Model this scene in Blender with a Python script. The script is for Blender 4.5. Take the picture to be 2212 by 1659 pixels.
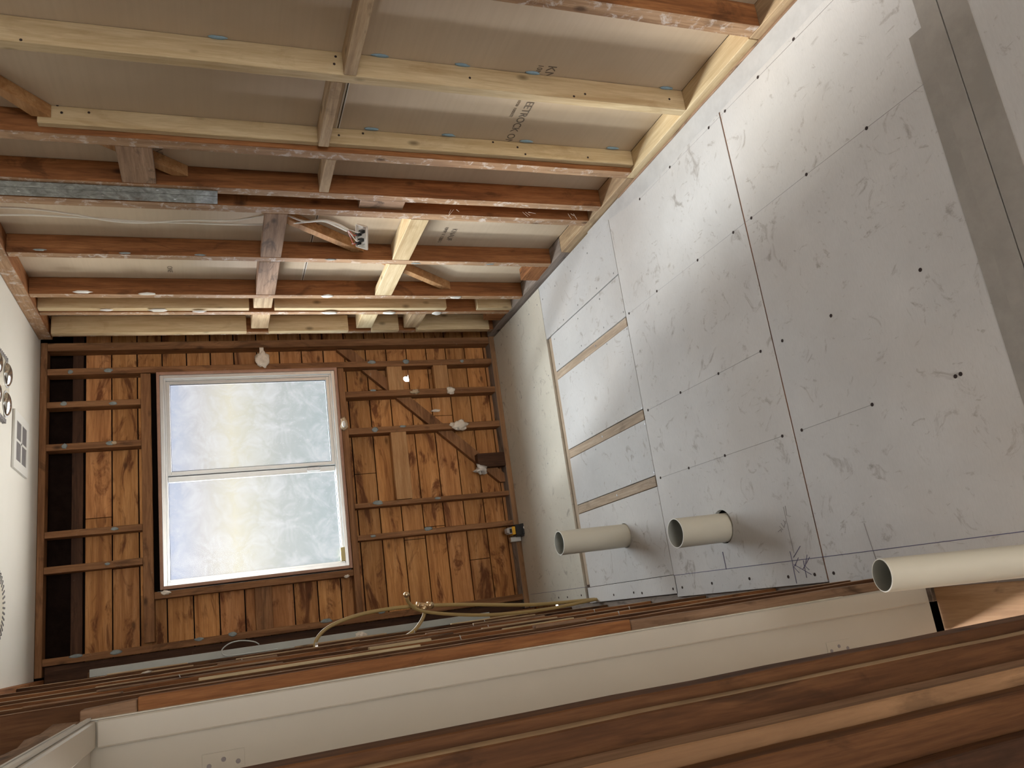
import bpy, bmesh, math, random
from mathutils import Vector, Matrix, noise
random.seed(7)
S = bpy.context.scene
for o in list(bpy.data.objects): bpy.data.objects.remove(o)

# ---------------------------------------------------------------- camera
# World: X to the room's right, Y towards the window wall (Y=0), Z up; the phone was held on its side.
IW, IH = 2212, 1659
FPX = 1721.8494628
CAM = Vector((-1.74892452, -4.83583629, 1.82708236))
MR = ((-0.1345063843,-0.3310596955,-0.9339740417),(-0.9560347107,0.2912223054,0.0344557804),(0.2605871534,0.8975461252,-0.3556758195))
RIGHT, DOWN, FWD = (Vector(r) for r in MR)
cam_d = bpy.data.cameras.new('camera'); cam = bpy.data.objects.new('camera', cam_d)
S.collection.objects.link(cam); S.camera = cam
cam_d.sensor_width = 36; cam_d.lens = FPX / IW * 36; cam_d.clip_start = 0.02
R3 = Matrix((RIGHT, -DOWN, -FWD)).transposed()
cam.matrix_world = Matrix.Translation(CAM) @ R3.to_4x4()

# ---------------------------------------------------------------- light
S.view_settings.view_transform = 'Standard'; S.view_settings.look = 'None'
S.view_settings.gamma = 1; S.view_settings.use_curve_mapping = False
S.view_settings.exposure = 0.28
w = bpy.data.worlds.new('sky'); S.world = w; w.use_nodes = True
nt = w.node_tree; bg = nt.nodes['Background']
tc = nt.nodes.new('ShaderNodeTexCoord'); sp = nt.nodes.new('ShaderNodeSeparateXYZ'); rp = nt.nodes.new('ShaderNodeValToRGB'); mr = nt.nodes.new('ShaderNodeMapRange')
nt.links.new(tc.outputs['Generated'], sp.inputs[0]); nt.links.new(sp.outputs['Z'], mr.inputs[0]); mr.inputs[1].default_value = -1; mr.inputs[2].default_value = 1
nt.links.new(mr.outputs[0], rp.inputs[0]); nt.links.new(rp.outputs[0], bg.inputs[0]); bg.inputs[1].default_value = 22.0
e = rp.color_ramp.elements   # sunlit ground below, hazy fence-high band at eye level, bright sky above
for k in range(3): e.new(0.5)
for k, (p, c) in zip(e, ((0.33, (0.62, 0.60, 0.56)), (0.425, (0.024, 0.024, 0.024)), (0.56, (0.024, 0.0245, 0.025)), (0.64, (0.62, 0.66, 0.70)), (1.0, (0.90, 0.96, 1.0)))): k.position = p; k.color = (*c, 1)
def area(name, loc, target, sx, sy, power, col, spread=180):
    d = bpy.data.lights.new(name, 'AREA'); d.shape = 'RECTANGLE'; d.size = sx; d.size_y = sy; d.energy = power; d.color = col
    d.spread = math.radians(spread)
    o = bpy.data.objects.new(name, d); S.collection.objects.link(o); o.location = loc
    o.rotation_euler = (Vector(target) - Vector(loc)).to_track_quat('-Z', 'Y').to_euler()
    return o
# low sun, and an added strip lamp shaped to slant in at the window
sun_d = bpy.data.lights.new('low_sun', 'SUN'); sun_d.energy = 6.5; sun_d.angle = math.radians(8); sun_d.color = (1.0, 0.97, 0.93)
sun = bpy.data.objects.new('low_sun', sun_d); S.collection.objects.link(sun)
sun.rotation_euler = Vector((0.31, -1.0, -0.50)).to_track_quat('-Z', 'Y').to_euler()
area('window_strip_lamp', (-2.28, 2.75, 4.0), (-0.8, -0.5, 1.4), 0.30, 3.8, 620, (0.97, 0.98, 1.0))
# added fill lamp behind the camera, brightens the surfaces facing it
area('rear_fill', (-1.55, -11.4, 1.75), (-1.1, 0.0, 1.3), 2.9, 2.0, 165, (1.0, 0.985, 0.965))
prt = area('window_portal', (-0.815, 0.13, 1.59), (-0.815, -1.0, 1.59), 1.2, 1.0, 1, (1, 1, 1)); prt.data.cycles.is_portal = True

# ---------------------------------------------------------------- helpers
def on(ax, val, u, v):
    """the point of the real plane ax=val that the photo shows at pixel (u, v)"""
    d = RIGHT * ((u - IW/2) / FPX) + DOWN * ((v - IH/2) / FPX) + FWD
    i = 'XYZ'.index(ax); return CAM + d * ((val - CAM[i]) / d[i])
X_ = lambda *a: on(*a).x
Y_ = lambda *a: on(*a).y
Z_ = lambda *a: on(*a).z

class NT:
    def __init__(s, name):
        s.m = bpy.data.materials.new(name); s.m.use_nodes = True; s.t = s.m.node_tree; s.n = s.t.nodes; s.l = s.t.links
        s.b = s.n['Principled BSDF']
    def new(s, typ, **kw):
        n = s.n.new(typ)
        for k, v in kw.items(): setattr(n, k, v)
        return n
    def coords(s, scale=(1,1,1), rnd=True, src='Object'):
        tc = s.new('ShaderNodeTexCoord'); out = tc.outputs[src]
        if rnd:
            oi = s.new('ShaderNodeObjectInfo'); mul = s.new('ShaderNodeMath', operation='MULTIPLY'); s.l.new(oi.outputs['Random'], mul.inputs[0]); mul.inputs[1].default_value = 37
            add = s.new('ShaderNodeVectorMath', operation='ADD'); s.l.new(out, add.inputs[0]); s.l.new(mul.outputs[0], add.inputs[1]); out = add.outputs[0]
        mp = s.new('ShaderNodeVectorMath', operation='MULTIPLY'); s.l.new(out, mp.inputs[0]); mp.inputs[1].default_value = scale
        return mp.outputs[0]
    def noise(s, vec, scale, detail=4, rough=0.55, dist=0):
        n = s.new('ShaderNodeTexNoise'); s.l.new(vec, n.inputs['Vector']); n.inputs['Scale'].default_value = scale
        n.inputs['Detail'].default_value = detail; n.inputs['Roughness'].default_value = rough; n.inputs['Distortion'].default_value = dist
        return n.outputs['Fac']
    def ramp(s, fac, stops):
        r = s.new('ShaderNodeValToRGB'); s.l.new(fac, r.inputs[0]); e = r.color_ramp.elements
        while len(e) < len(stops): e.new(0.5)
        for k, (p, c) in zip(e, stops):
            k.position = p; k.color = (*c, 1) if not isinstance(c, (int, float)) else (c, c, c, 1)
        return r.outputs[0]
    def mix(s, fac, a, b, mode='MIX'):
        m = s.new('ShaderNodeMix', data_type='RGBA', blend_type=mode)
        for i, v in ((0, fac), (6, a), (7, b)):
            if hasattr(v, 'links'): s.l.new(v, m.inputs[i])
            elif i == 0: m.inputs[0].default_value = v
            else: m.inputs[i].default_value = (*v, 1)
        return m.outputs[2]
    def bump(s, h, strength=0.2, dist=0.003):
        b = s.new('ShaderNodeBump'); s.l.new(h, b.inputs['Height']); b.inputs['Strength'].default_value = strength; b.inputs['Distance'].default_value = dist
        s.l.new(b.outputs[0], s.b.inputs['Normal'])
    def done(s, col, rough=0.7, metal=0):
        if hasattr(col, 'links'): s.l.new(col, s.b.inputs['Base Color'])
        else: s.b.inputs['Base Color'].default_value = (*col, 1)
        if hasattr(rough, 'links'): s.l.new(rough, s.b.inputs['Roughness'])
        else: s.b.inputs['Roughness'].default_value = rough
        s.b.inputs['Metallic'].default_value = metal
        return s.m

_mc = {}
def wood(kind, ax):
    """procedural timber with its grain along world axis ax"""
    key = (kind, ax)
    if key in _mc: return _mc[key]
    P = dict(  # dark, mid, light, stain darkness, residue colour, residue amount
        old=((0.12,0.042,0.013), (0.29,0.118,0.042), (0.42,0.19,0.075), 0.5, (0.42,0.30,0.26), 0.0),
        oldedge=((0.20,0.105,0.055), (0.42,0.26,0.15), (0.56,0.38,0.24), 0.35, (0.68,0.62,0.58), 0.85),
        umber=((0.05,0.019,0.007), (0.12,0.05,0.018), (0.20,0.092,0.036), 0.6, (0.4,0.3,0.22), 0.0),
        tan=((0.30,0.14,0.055), (0.46,0.25,0.11), (0.58,0.36,0.18), 0.35, (0.5,0.4,0.3), 0.0),
        far=((0.13,0.055,0.022), (0.27,0.13,0.056), (0.38,0.195,0.09), 0.5, (0.45,0.36,0.30), 0.30),
        board=((0.30,0.12,0.038), (0.58,0.28,0.095), (0.74,0.40,0.165), 0.9, (0.5,0.4,0.3), 0.0),
        dark=((0.028,0.012,0.006), (0.07,0.03,0.014), (0.12,0.055,0.028), 0.5, (0.35,0.27,0.22), 0.2),
        pine=((0.46,0.33,0.18), (0.63,0.50,0.31), (0.74,0.62,0.42), 0.25, (0.75,0.7,0.6), 0.0),
        rough=((0.30,0.20,0.12), (0.50,0.36,0.22), (0.66,0.52,0.34), 0.3, (0.7,0.66,0.6), 0.30),
        grey=((0.16,0.13,0.11), (0.27,0.22,0.19), (0.38,0.33,0.30), 0.6, (0.55,0.53,0.52), 0.40),
        joist=((0.28,0.21,0.15), (0.46,0.36,0.27), (0.58,0.49,0.40), 0.3, (0.6,0.55,0.5), 0.0),
        ply=((0.22,0.12,0.06), (0.34,0.19,0.095), (0.42,0.26,0.14), 0.4, (0.5,0.42,0.36), 0.1),
        broken=((0.16,0.09,0.05), (0.34,0.21,0.13), (0.50,0.33,0.22), 0.7, (0.5,0.4,0.35), 0.2))[kind]
    t = NT(kind + '_wood_' + ax)
    sc = [14, 14, 14]; sc['xyz'.index(ax)] = 0.9
    v = t.coords(sc)
    g = t.noise(v, 2.2, 8, 0.62, 0.5)
    col = t.ramp(g, [(0.28, P[0]), (0.5, P[1]), (0.74, P[2])])
    f = t.noise(v, 11, 3, 0.7)
    col = t.mix(t.ramp(f, [(0.35, 0.45), (0.6, 0.0)]), col, P[0])
    # knots and dark stains
    s2 = [3.2, 3.2, 3.2]; s2['xyz'.index(ax)] = 1.1
    st = t.noise(t.coords(s2), 2.6, 5, 0.65, 1.2)
    m = t.ramp(st, [(0.535 if kind == 'board' else 0.56, 0.0), (0.64 if kind == 'board' else 0.66, P[3])]); col = t.mix(m, col, (0.30,0.17,0.07) if kind == 'pine' else (0.15,0.048,0.014) if kind == 'board' else tuple(c * 0.28 for c in P[0]))
    kv = t.new('ShaderNodeTexVoronoi'); s3 = [9, 9, 9]; s3['xyz'.index(ax)] = 4.5; t.l.new(t.coords(s3), kv.inputs['Vector']); kv.inputs['Scale'].default_value = 1.0
    kn = t.ramp(kv.outputs['Distance'], [(0.05, 0.8), (0.14, 0.0)]); col = t.mix(kn, col, tuple(c * 0.35 for c in P[0]))
    if P[5] > 0:
        rv = t.noise(t.coords((20, 20, 20)), 1.0, 6, 0.75, 0.6)
        rm = t.ramp(rv, [(0.70 - 0.2 * P[5], 0.0), (0.82 - 0.2 * P[5], 0.75)]); col = t.mix(rm, col, P[4])
    if kind == 'board':   # every board its own tint
        gx = t.new('ShaderNodeAttribute', attribute_name='tint'); col = t.mix(1.0, col, gx.outputs['Color'], 'MULTIPLY')
    t.bump(g, 0.35, 0.002)
    t.b.inputs['Specular IOR Level'].default_value = 0.25
    _mc[key] = t.done(col, 0.72); return _mc[key]

def simple(name, col, rough=0.6, metal=0, var=0.0, scale=30, spec=0.4):
    t = NT(name); c = col
    if var:
        n = t.noise(t.coords((1,1,1)), scale, 5, 0.65)
        c = t.mix(t.ramp(n, [(0.4, var), (0.62, 0.0)]), col, tuple(k * 0.5 for k in col))
    t.b.inputs['Specular IOR Level'].default_value = spec
    return t.done(c, rough, metal)

def cement_mat(tint, name):
    t = NT(name)
    v = t.coords((1,1,1), True)
    big = t.noise(v, 2.3, 6, 0.6, 0.4)
    col = t.ramp(big, [(0.3, tuple(c*0.90 for c in tint)), (0.7, tuple(min(1,c*1.06) for c in tint))])
    brush = t.noise(t.coords((30, 160, 1)), 1.5, 3, 0.6); col = t.mix(t.ramp(brush, [(0.35, 0.16), (0.6, 0.0)]), col, tuple(c*0.72 for c in tint))
    sc = t.noise(v, 9, 8, 0.7, 1.8); col = t.mix(t.ramp(sc, [(0.58, 0.0), (0.69, 0.62)]), col, (0.24, 0.205, 0.185))      # scuffs
    sc2 = t.noise(t.coords((3, 1.4, 1)), 5.5, 4, 0.6, 3.0); col = t.mix(t.ramp(sc2, [(0.65, 0.0), (0.70, 0.38)]), col, (0.24, 0.21, 0.19))
    brn = t.noise(v, 1.6, 3, 0.5); col = t.mix(t.ramp(brn, [(0.5, 0.0), (0.75, 0.22)]), col, (0.50, 0.42, 0.34))
    t.bump(brush, 0.06, 0.001); t.b.inputs['Specular IOR Level'].default_value = 0.3
    return t.done(col, 0.62)

M = {}
M['cement'] = cement_mat((0.62, 0.612, 0.615), 'cement_sheet')
M['cement_grey'] = cement_mat((0.57, 0.572, 0.585), 'cement_sheet_grey')
M['cement_tan'] = cement_mat((0.62, 0.59, 0.52), 'cement_sheet_tan')
M['tape'] = simple('sealer_band', (0.36, 0.335, 0.31), 0.6, 0, 0.3, 9)
M['sealant'] = simple('grey_sealant', (0.56, 0.56, 0.57), 0.5, 0, 0.2, 14)
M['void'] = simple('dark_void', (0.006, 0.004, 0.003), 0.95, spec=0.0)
M['cavity'] = simple('dark_cavity_brick', (0.02, 0.012, 0.009), 0.95, 0, 0.6, 20, spec=0.0)
t = NT('paper_plasterboard'); v = t.coords((1,1,1), False)
n1 = t.noise(v, 1.5, 4, 0.6, 0.3); c = t.ramp(n1, [(0.3, (0.58,0.47,0.345)), (0.7, (0.68,0.57,0.44))])
n2 = t.noise(t.coords((1, 0.6, 22), False), 3, 3, 0.5); c = t.mix(t.ramp(n2, [(0.35, 0.15), (0.6, 0.0)]), c, (0.48,0.38,0.27))
t.b.inputs['Specular IOR Level'].default_value = 0.2; M['paper'] = t.done(c, 0.8)
M['ceiling'] = simple('ceiling_paint', (0.80, 0.785, 0.73), 0.6, 0, 0.06, 2)
M['ink'] = simple('grey_ink', (0.20, 0.165, 0.135), 0.9, spec=0.1)
M['edge_white'] = simple('board_edge_white', (0.80, 0.77, 0.74), 0.8, 0, 0.1)
M['alu'] = simple('aluminium', (0.66, 0.67, 0.66), 0.33, 0.75, 0.12, 12)
M['alu_dark'] = simple('dark_seal', (0.10, 0.10, 0.11), 0.5)
M['pinkpaint'] = simple('pink_primer', (0.42, 0.24, 0.17), 0.7, 0, 0.3, 14)
M['jamb'] = simple('cream_jamb_paint', (0.60, 0.565, 0.49), 0.42, 0, 0.07, 3)
M['jamb_pale'] = simple('pale_edge_paint', (0.80, 0.76, 0.66), 0.5, 0, 0.35, 30)
M['greypaint'] = simple('pale_grey_paint', (0.52, 0.55, 0.52), 0.5, 0, 0.15, 9)
M['pvc'] = simple('pvc', (0.66, 0.63, 0.53), 0.38, 0, 0.04, 8)
M['pvc_rim'] = simple('pvc_cut_rim', (0.85, 0.85, 0.80), 0.5)
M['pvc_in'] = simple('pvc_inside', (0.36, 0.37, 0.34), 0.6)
M['pex'] = simple('olive_pipe', (0.42, 0.30, 0.12), 0.33, 0, 0.1, 20)
M['brass'] = simple('brass', (0.78, 0.58, 0.36), 0.28, 0.9, 0.15, 60)
M['steel'] = simple('zinc', (0.62, 0.63, 0.64), 0.35, 0.85, 0.2, 40)
M['plaster'] = simple('plaster', (0.78, 0.70, 0.60), 0.85, 0, 0.3, 60)
M['daub'] = simple('blue_grey_adhesive', (0.30, 0.34, 0.34), 0.8, 0, 0.5, 45)
M['daub_tan'] = simple('tan_adhesive', (0.55, 0.42, 0.28), 0.8, 0, 0.2, 45)
M['daub_white'] = simple('white_adhesive', (0.86, 0.85, 0.82), 0.7, 0, 0.15, 60)
M['daub_blue'] = simple('blue_adhesive', (0.30, 0.46, 0.60), 0.6, 0, 0.2, 60)
M['reveal'] = simple('reveal_paint', (0.70, 0.69, 0.66), 0.7)
M['white'] = simple('white_plastic', (0.80, 0.80, 0.77), 0.4)
M['cream'] = simple('cream_plastic', (0.72, 0.68, 0.58), 0.4)
M['black'] = simple('black_plastic', (0.015, 0.015, 0.016), 0.4, 0, 0.2, 60)
M['yellow'] = simple('yellow_plastic', (0.75, 0.42, 0.03), 0.4)
M['grey'] = simple('grey_plastic', (0.42, 0.40, 0.40), 0.5)
M['redwire'] = simple('red_wire', (0.55, 0.08, 0.06), 0.4)
M['cable'] = simple('white_cable', (0.85, 0.83, 0.76), 0.45)
M['pencil'] = simple('blue_pencil', (0.13, 0.12, 0.22), 0.8)
M['pencil_grey'] = simple('grey_pencil', (0.30, 0.28, 0.29), 0.8)
M['hole'] = simple('screw_hole', (0.035, 0.022, 0.02), 0.9)
M['screw'] = simple('screw_head', (0.30, 0.30, 0.31), 0.4, 0.6)
M['foil'] = simple('foil_scrap', (0.62, 0.58, 0.54), 0.45, 0.2, 0.5, 40)
M['stain'] = simple('brown_stain', (0.50, 0.41, 0.26), 0.7, 0, 0.2, 8)
M['latch'] = simple('amber_plastic', (0.62, 0.52, 0.22), 0.4)
M['louvre'] = simple('grille_grey', (0.34, 0.33, 0.34), 0.5)
t = NT('galvanised'); v = t.coords((1,1,1), False)
n1 = t.noise(v, 22, 6, 0.7, 0.8); c = t.ramp(n1, [(0.35, (0.13,0.13,0.12)), (0.52, (0.25,0.26,0.25)), (0.68, (0.42,0.44,0.42))])
n2 = t.noise(v, 9, 4, 0.6); c = t.mix(t.ramp(n2, [(0.6, 0.0), (0.68, 0.6)]), c, (0.10,0.06,0.04)); M['galv'] = t.done(c, 0.5, 0.4)
t = NT('mirror_bulb'); M['bulb'] = t.done((0.75, 0.75, 0.72), 0.12, 0.9)
# frosted pane: part scatters (glows when daylight strikes it), part lets the light straight through
t = NT('frosted_pane'); out = t.n['Material Output']
tr = t.new('ShaderNodeBsdfTransparent'); tl = t.new('ShaderNodeBsdfTranslucent'); gl = t.new('ShaderNodeBsdfGlossy'); gl.inputs['Roughness'].default_value = 0.3
v = t.coords((1,1,1), False)
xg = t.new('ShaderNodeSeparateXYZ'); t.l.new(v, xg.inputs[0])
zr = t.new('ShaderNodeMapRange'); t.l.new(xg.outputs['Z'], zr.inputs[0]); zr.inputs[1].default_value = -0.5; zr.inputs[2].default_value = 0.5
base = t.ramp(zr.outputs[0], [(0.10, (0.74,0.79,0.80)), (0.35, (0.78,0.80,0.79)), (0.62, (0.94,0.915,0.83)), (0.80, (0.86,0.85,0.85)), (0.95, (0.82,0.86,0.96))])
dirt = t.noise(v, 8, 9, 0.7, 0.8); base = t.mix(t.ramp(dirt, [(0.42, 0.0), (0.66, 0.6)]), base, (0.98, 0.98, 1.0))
speck = t.new('ShaderNodeTexVoronoi'); t.l.new(v, speck.inputs['Vector']); speck.inputs['Scale'].default_value = 38
base = t.mix(t.ramp(speck.outputs['Distance'], [(0.06, 0.8), (0.13, 0.0)]), base, (1, 1, 1))
t.l.new(base, tl.inputs[0]); t.l.new(base, tr.inputs[0])
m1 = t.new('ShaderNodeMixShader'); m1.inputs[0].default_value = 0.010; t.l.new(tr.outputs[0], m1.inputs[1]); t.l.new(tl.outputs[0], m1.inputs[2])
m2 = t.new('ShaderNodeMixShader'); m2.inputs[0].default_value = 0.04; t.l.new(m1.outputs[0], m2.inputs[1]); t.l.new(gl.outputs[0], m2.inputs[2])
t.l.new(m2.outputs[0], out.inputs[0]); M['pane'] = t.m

# ---------------------------------------------------------------- mesh builders
def world_loc(o):
    p = Vector(o.location)
    return p + (world_loc(o.parent) if o.parent else Vector())
def tag(o, label=None, cat=None, group=None, kind=None):
    for k, v in (('label', label), ('category', cat), ('group', group), ('kind', kind)):
        if v: o[k] = v
    return o
def link(name, bm, mat, c, parent=None, smooth=False):
    """bm in world coordinates -> object whose origin is c"""
    c = Vector(c)
    for v in bm.verts: v.co -= c
    me = bpy.data.meshes.new(name); bm.normal_update(); bm.to_mesh(me); bm.free()
    if smooth:
        for p in me.polygons: p.use_smooth = True
    me.materials.append(mat)
    o = bpy.data.objects.new(name, me); S.collection.objects.link(o)
    if parent: o.parent = parent; o.location = c - world_loc(parent)
    else: o.location = c
    return o
def empty(name, c, label=None, cat=None, group=None, kind=None, parent=None):
    o = bpy.data.objects.new(name, None); S.collection.objects.link(o); o.empty_display_size = 0.05
    o.location = Vector(c) - (world_loc(parent) if parent else Vector())
    if parent: o.parent = parent
    return tag(o, label, cat, group, kind)
def bm_box(bm, x0, x1, y0, y1, z0, z1):
    vs = [bm.verts.new((x, y, z)) for x in (x0, x1) for y in (y0, y1) for z in (z0, z1)]
    for f in ((0,1,3,2), (4,6,7,5), (0,4,5,1), (2,3,7,6), (0,2,6,4), (1,5,7,3)): bm.faces.new([vs[i] for i in f])
def box(name, x0, x1, y0, y1, z0, z1, mat, parent=None, bev=0.0015):
    x0, x1 = sorted((x0, x1)); y0, y1 = sorted((y0, y1)); z0, z1 = sorted((z0, z1))
    bm = bmesh.new(); bm_box(bm, x0, x1, y0, y1, z0, z1)
    b = min(bev, 0.3 * min(x1-x0, y1-y0, z1-z0))
    if b > 0: bmesh.ops.bevel(bm, geom=bm.edges[:], offset=b, segments=1, affect='EDGES')
    return link(name, bm, mat, ((x0+x1)/2, (y0+y1)/2, (z0+z1)/2), parent)
def timber(name, x0, x1, y0, y1, z0, z1, kind, wob=0.0012, parent=None, bev=0.002, edge=None):
    """sawn length: bevelled, cut into steps along its grain and slightly uneven; `edge` = (axis, sign, kind) faces another wood"""
    x0, x1 = sorted((x0, x1)); y0, y1 = sorted((y0, y1)); z0, z1 = sorted((z0, z1))
    L = (x1-x0, y1-y0, z1-z0); a = L.index(max(L)); ax = 'xyz'[a]
    bm = bmesh.new(); bm_box(bm, x0, x1, y0, y1, z0, z1)
    bmesh.ops.bevel(bm, geom=bm.edges[:], offset=min(bev, 0.2*min(L)), segments=1, affect='EDGES')
    n = int(L[a] / 0.12)
    lo = (x0, y0, z0)[a]
    for k in range(1, n):
        nrm = [0,0,0]; nrm[a] = 1; p = [0,0,0]; p[a] = lo + L[a]*k/n
        bmesh.ops.bisect_plane(bm, geom=bm.verts[:]+bm.edges[:]+bm.faces[:], plane_co=p, plane_no=nrm)
    sd = random.uniform(0, 50)
    for v in bm.verts:
        q = Vector(v.co) * 9 + Vector((sd, sd, sd))
        d = noise.noise_vector(q) * wob
        d[a] = 0; v.co += d
    c = ((x0+x1)/2, (y0+y1)/2, (z0+z1)/2)
    o = link(name, bm, wood(kind, ax), c, parent)
    if edge:
        o.data.materials.append(wood(edge[2], ax)); i = 'XYZ'.index(edge[0])
        for p in o.data.polygons:
            if p.normal[i] * edge[1] > 0.8: p.material_index = 1
    return o
def tube(name, pts, r, mat, parent=None, closed=False, seg=12, smooth=8, ends=True):
    P = [Vector(p) for p in pts]
    if smooth and len(P) > 2:
        Q = []
        for i in range(len(P)-1):
            a, b, c, d = P[max(i-1,0)], P[i], P[i+1], P[min(i+2, len(P)-1)]
            for k in range(smooth):
                t = k/smooth; Q.append(0.5*((2*b) + (c-a)*t + (2*a-5*b+4*c-d)*t*t + (3*b-a-3*c+d)*t**3))
        Q.append(P[-1]); P = Q
    bm = bmesh.new(); rings = []; up = Vector((0.3, 0.7, 0.64)).normalized()
    for i, p in enumerate(P):
        d = (P[min(i+1, len(P)-1)] - P[max(i-1, 0)]).normalized()
        s = d.cross(up); 
        if s.length < 0.05: s = d.cross(Vector((1,0,0)))
        s.normalize(); up = s.cross(d).normalized()
        rings.append([bm.verts.new(p + (s*math.cos(2*math.pi*k/seg) + up*math.sin(2*math.pi*k/seg))*r) for k in range(seg)])
    for A, B in zip(rings, rings[1:]):
        for k in range(seg): bm.faces.new((A[k], A[(k+1)%seg], B[(k+1)%seg], B[k]))
    if ends: bm.faces.new(rings[0][::-1]); bm.faces.new(rings[-1])
    bmesh.ops.recalc_face_normals(bm, faces=bm.faces[:])
    return link(name, bm, mat, sum(P, Vector())/len(P), parent, True)
def disc(name, c, r, ax, mat, parent=None, h=0.001, seg=20, sq=1.0):
    bm = bmesh.new(); bmesh.ops.create_cone(bm, cap_ends=True, segments=seg, radius1=r, radius2=r*0.96, depth=h)
    rot = {'Z': Matrix.Identity(3), 'X': Matrix.Rotation(math.pi/2, 3, 'Y'), 'Y': Matrix.Rotation(math.pi/2, 3, 'X')}[ax]
    for v in bm.verts: v.co = rot @ Vector((v.co.x, v.co.y*sq, v.co.z)) + Vector(c)
    return link(name, bm, mat, c, parent)
def blob(name, c, size, mat, parent=None, sub=3, rough=0.35, seed=None):
    """lumpy daub: size = half extents"""
    bm = bmesh.new(); bmesh.ops.create_icosphere(bm, subdivisions=sub, radius=1); sd = random.uniform(0, 90) if seed is None else seed
    for v in bm.verts:
        k = 1 + rough * noise.noise(v.co * 1.7 + Vector((sd, 0, 0))) + rough*0.5*noise.noise(v.co*4 + Vector((0, sd, 0)))
        v.co = Vector((v.co.x*size[0]*k, v.co.y*size[1]*k, v.co.z*size[2]*k)) + Vector(c)
    return link(name, bm, mat, c, parent, True)
def pipe(name, base, top, r, wall, label, cat):
    """hollow open-ended pipe from base to top, cut rim and darker bore as parts"""
    base, top = Vector(base), Vector(top); d = (top-base).normalized()
    q = d.to_track_quat('Z', 'Y').to_matrix(); h = (top-base).length; seg = 48
    root = empty(name, base, label, cat)
    def ring(bm, rr, z): return [bm.verts.new(base + q @ Vector((rr*math.cos(2*math.pi*k/seg), rr*math.sin(2*math.pi*k/seg), z))) for k in range(seg)]
    def skin(bm, A, B):
        for k in range(seg): bm.faces.new((A[k], A[(k+1)%seg], B[(k+1)%seg], B[k]))
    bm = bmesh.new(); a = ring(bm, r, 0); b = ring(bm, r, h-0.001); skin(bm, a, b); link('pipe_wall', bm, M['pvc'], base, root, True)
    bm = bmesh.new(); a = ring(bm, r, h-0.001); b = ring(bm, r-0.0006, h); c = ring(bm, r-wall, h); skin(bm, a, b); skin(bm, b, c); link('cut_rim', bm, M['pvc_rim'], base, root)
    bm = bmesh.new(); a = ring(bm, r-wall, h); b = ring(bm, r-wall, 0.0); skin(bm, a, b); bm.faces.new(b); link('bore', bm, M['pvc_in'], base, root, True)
    return root
def text(name, body, size, mat, parent, origin, xdir, ydir):
    cu = bpy.data.curves.new(name, 'FONT'); cu.body = body; cu.size = size; cu.extrude = 0.0002
    o = bpy.data.objects.new(name, cu); S.collection.objects.link(o); bpy.context.view_layer.update()
    me = bpy.data.meshes.new_from_object(o.evaluated_get(bpy.context.evaluated_depsgraph_get())); bpy.data.objects.remove(o)
    x = Vector(xdir).normalized(); y = Vector(ydir).normalized()
    for v in me.vertices: v.co = x*v.co.x + y*v.co.y + x.cross(y)*v.co.z
    me.materials.clear(); me.materials.append(mat)
    o = bpy.data.objects.new(name, me); S.collection.objects.link(o); o.parent = parent; o.location = Vector(origin) - world_loc(parent)
    return o
def copy_part(src, loc, parent, name=None):
    o = src.copy(); S.collection.objects.link(o); o.parent = parent
    o.location = Vector(loc) - (world_loc(parent) if parent else Vector()); return o

# ================================================================ SETTING: floor
H = 2.70
floor = empty('floor', (-0.9, -2.4, 0), kind='structure')
TH = 0.018
def sheet(x0, x1, y0, y1, mat, holes=()):
    o = box('cement_sheet', x0, x1, y0, y1, -TH, 0, M[mat], floor, bev=0.001)
    for (hx, hy, hr) in holes:
        bm = bmesh.new(); bmesh.ops.create_cone(bm, cap_ends=True, segments=48, radius1=hr, radius2=hr, depth=0.2)
        for v in bm.verts: v.co += Vector((hx, hy, 0))
        me = bpy.data.meshes.new('cut'); bm.to_mesh(me); bm.free(); c = bpy.data.objects.new('cut', me); S.collection.objects.link(c)
        m = o.modifiers.new('b', 'BOOLEAN'); m.operation = 'DIFFERENCE'; m.object = c; m.solver = 'EXACT'
        bpy.context.view_layer.update()
        new = bpy.data.meshes.new_from_object(o.evaluated_get(bpy.context.evaluated_depsgraph_get()))
        o.modifiers.clear(); o.data = new; bpy.data.objects.remove(c)
    return o
XJ = [(X_('Z',0,1275,745), X_('Z',0,1281,760)),
      (X_('Z',0,1310,927), X_('Z',0,1314,946)),
      (X_('Z',0,1333,1059), X_('Z',0,1336,1079))]
P1 = on('Z', 0, 1350, 1157); P2 = on('Z', 0, 1562, 1140)
YA, YB, YC, YD, YE = -0.852, -0.920, -1.770, -2.702, -3.615
XR = -0.012
sheet(-1.80, XR, YA, -0.004, 'cement_tan')
sheet(-0.335, XR, YC, YA-0.003, 'cement_grey')
sheet(XJ[0][0]+0.002, -0.341, YC, YB, 'cement_grey')
sheet(XJ[1][0]+0.002, XJ[0][1]-0.004, YC, YB, 'cement_grey')
sheet(XJ[2][0]+0.002, XJ[1][1]-0.004, YC, YB, 'cement_grey')
sheet(-1.733, XJ[2][1]-0.004, YC, YB, 'cement', [(P1.x, P1.y, 0.0585)])
sheet(-1.812, -1.735, YC-0.01, YA-0.035, 'cement')
sheet(-1.826, XR, YD+0.003, YC-0.003, 'cement', [(P2.x+0.004, P2.y, 0.064)])
sheet(-1.838, XR, YE+0.002, YD-0.003, 'cement')
timber('joint_filler', -1.82, XR, YD-0.004, YD+0.004, -0.05, -0.0025, 'old', parent=floor)
sheet(-1.838, XR, -12.0, YE-0.002, 'cement')
box('sealer_band', -1.80, XR, YE+0.002, YE+0.062, 0.0002, 0.0010, M['tape'], floor, bev=0)
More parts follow.
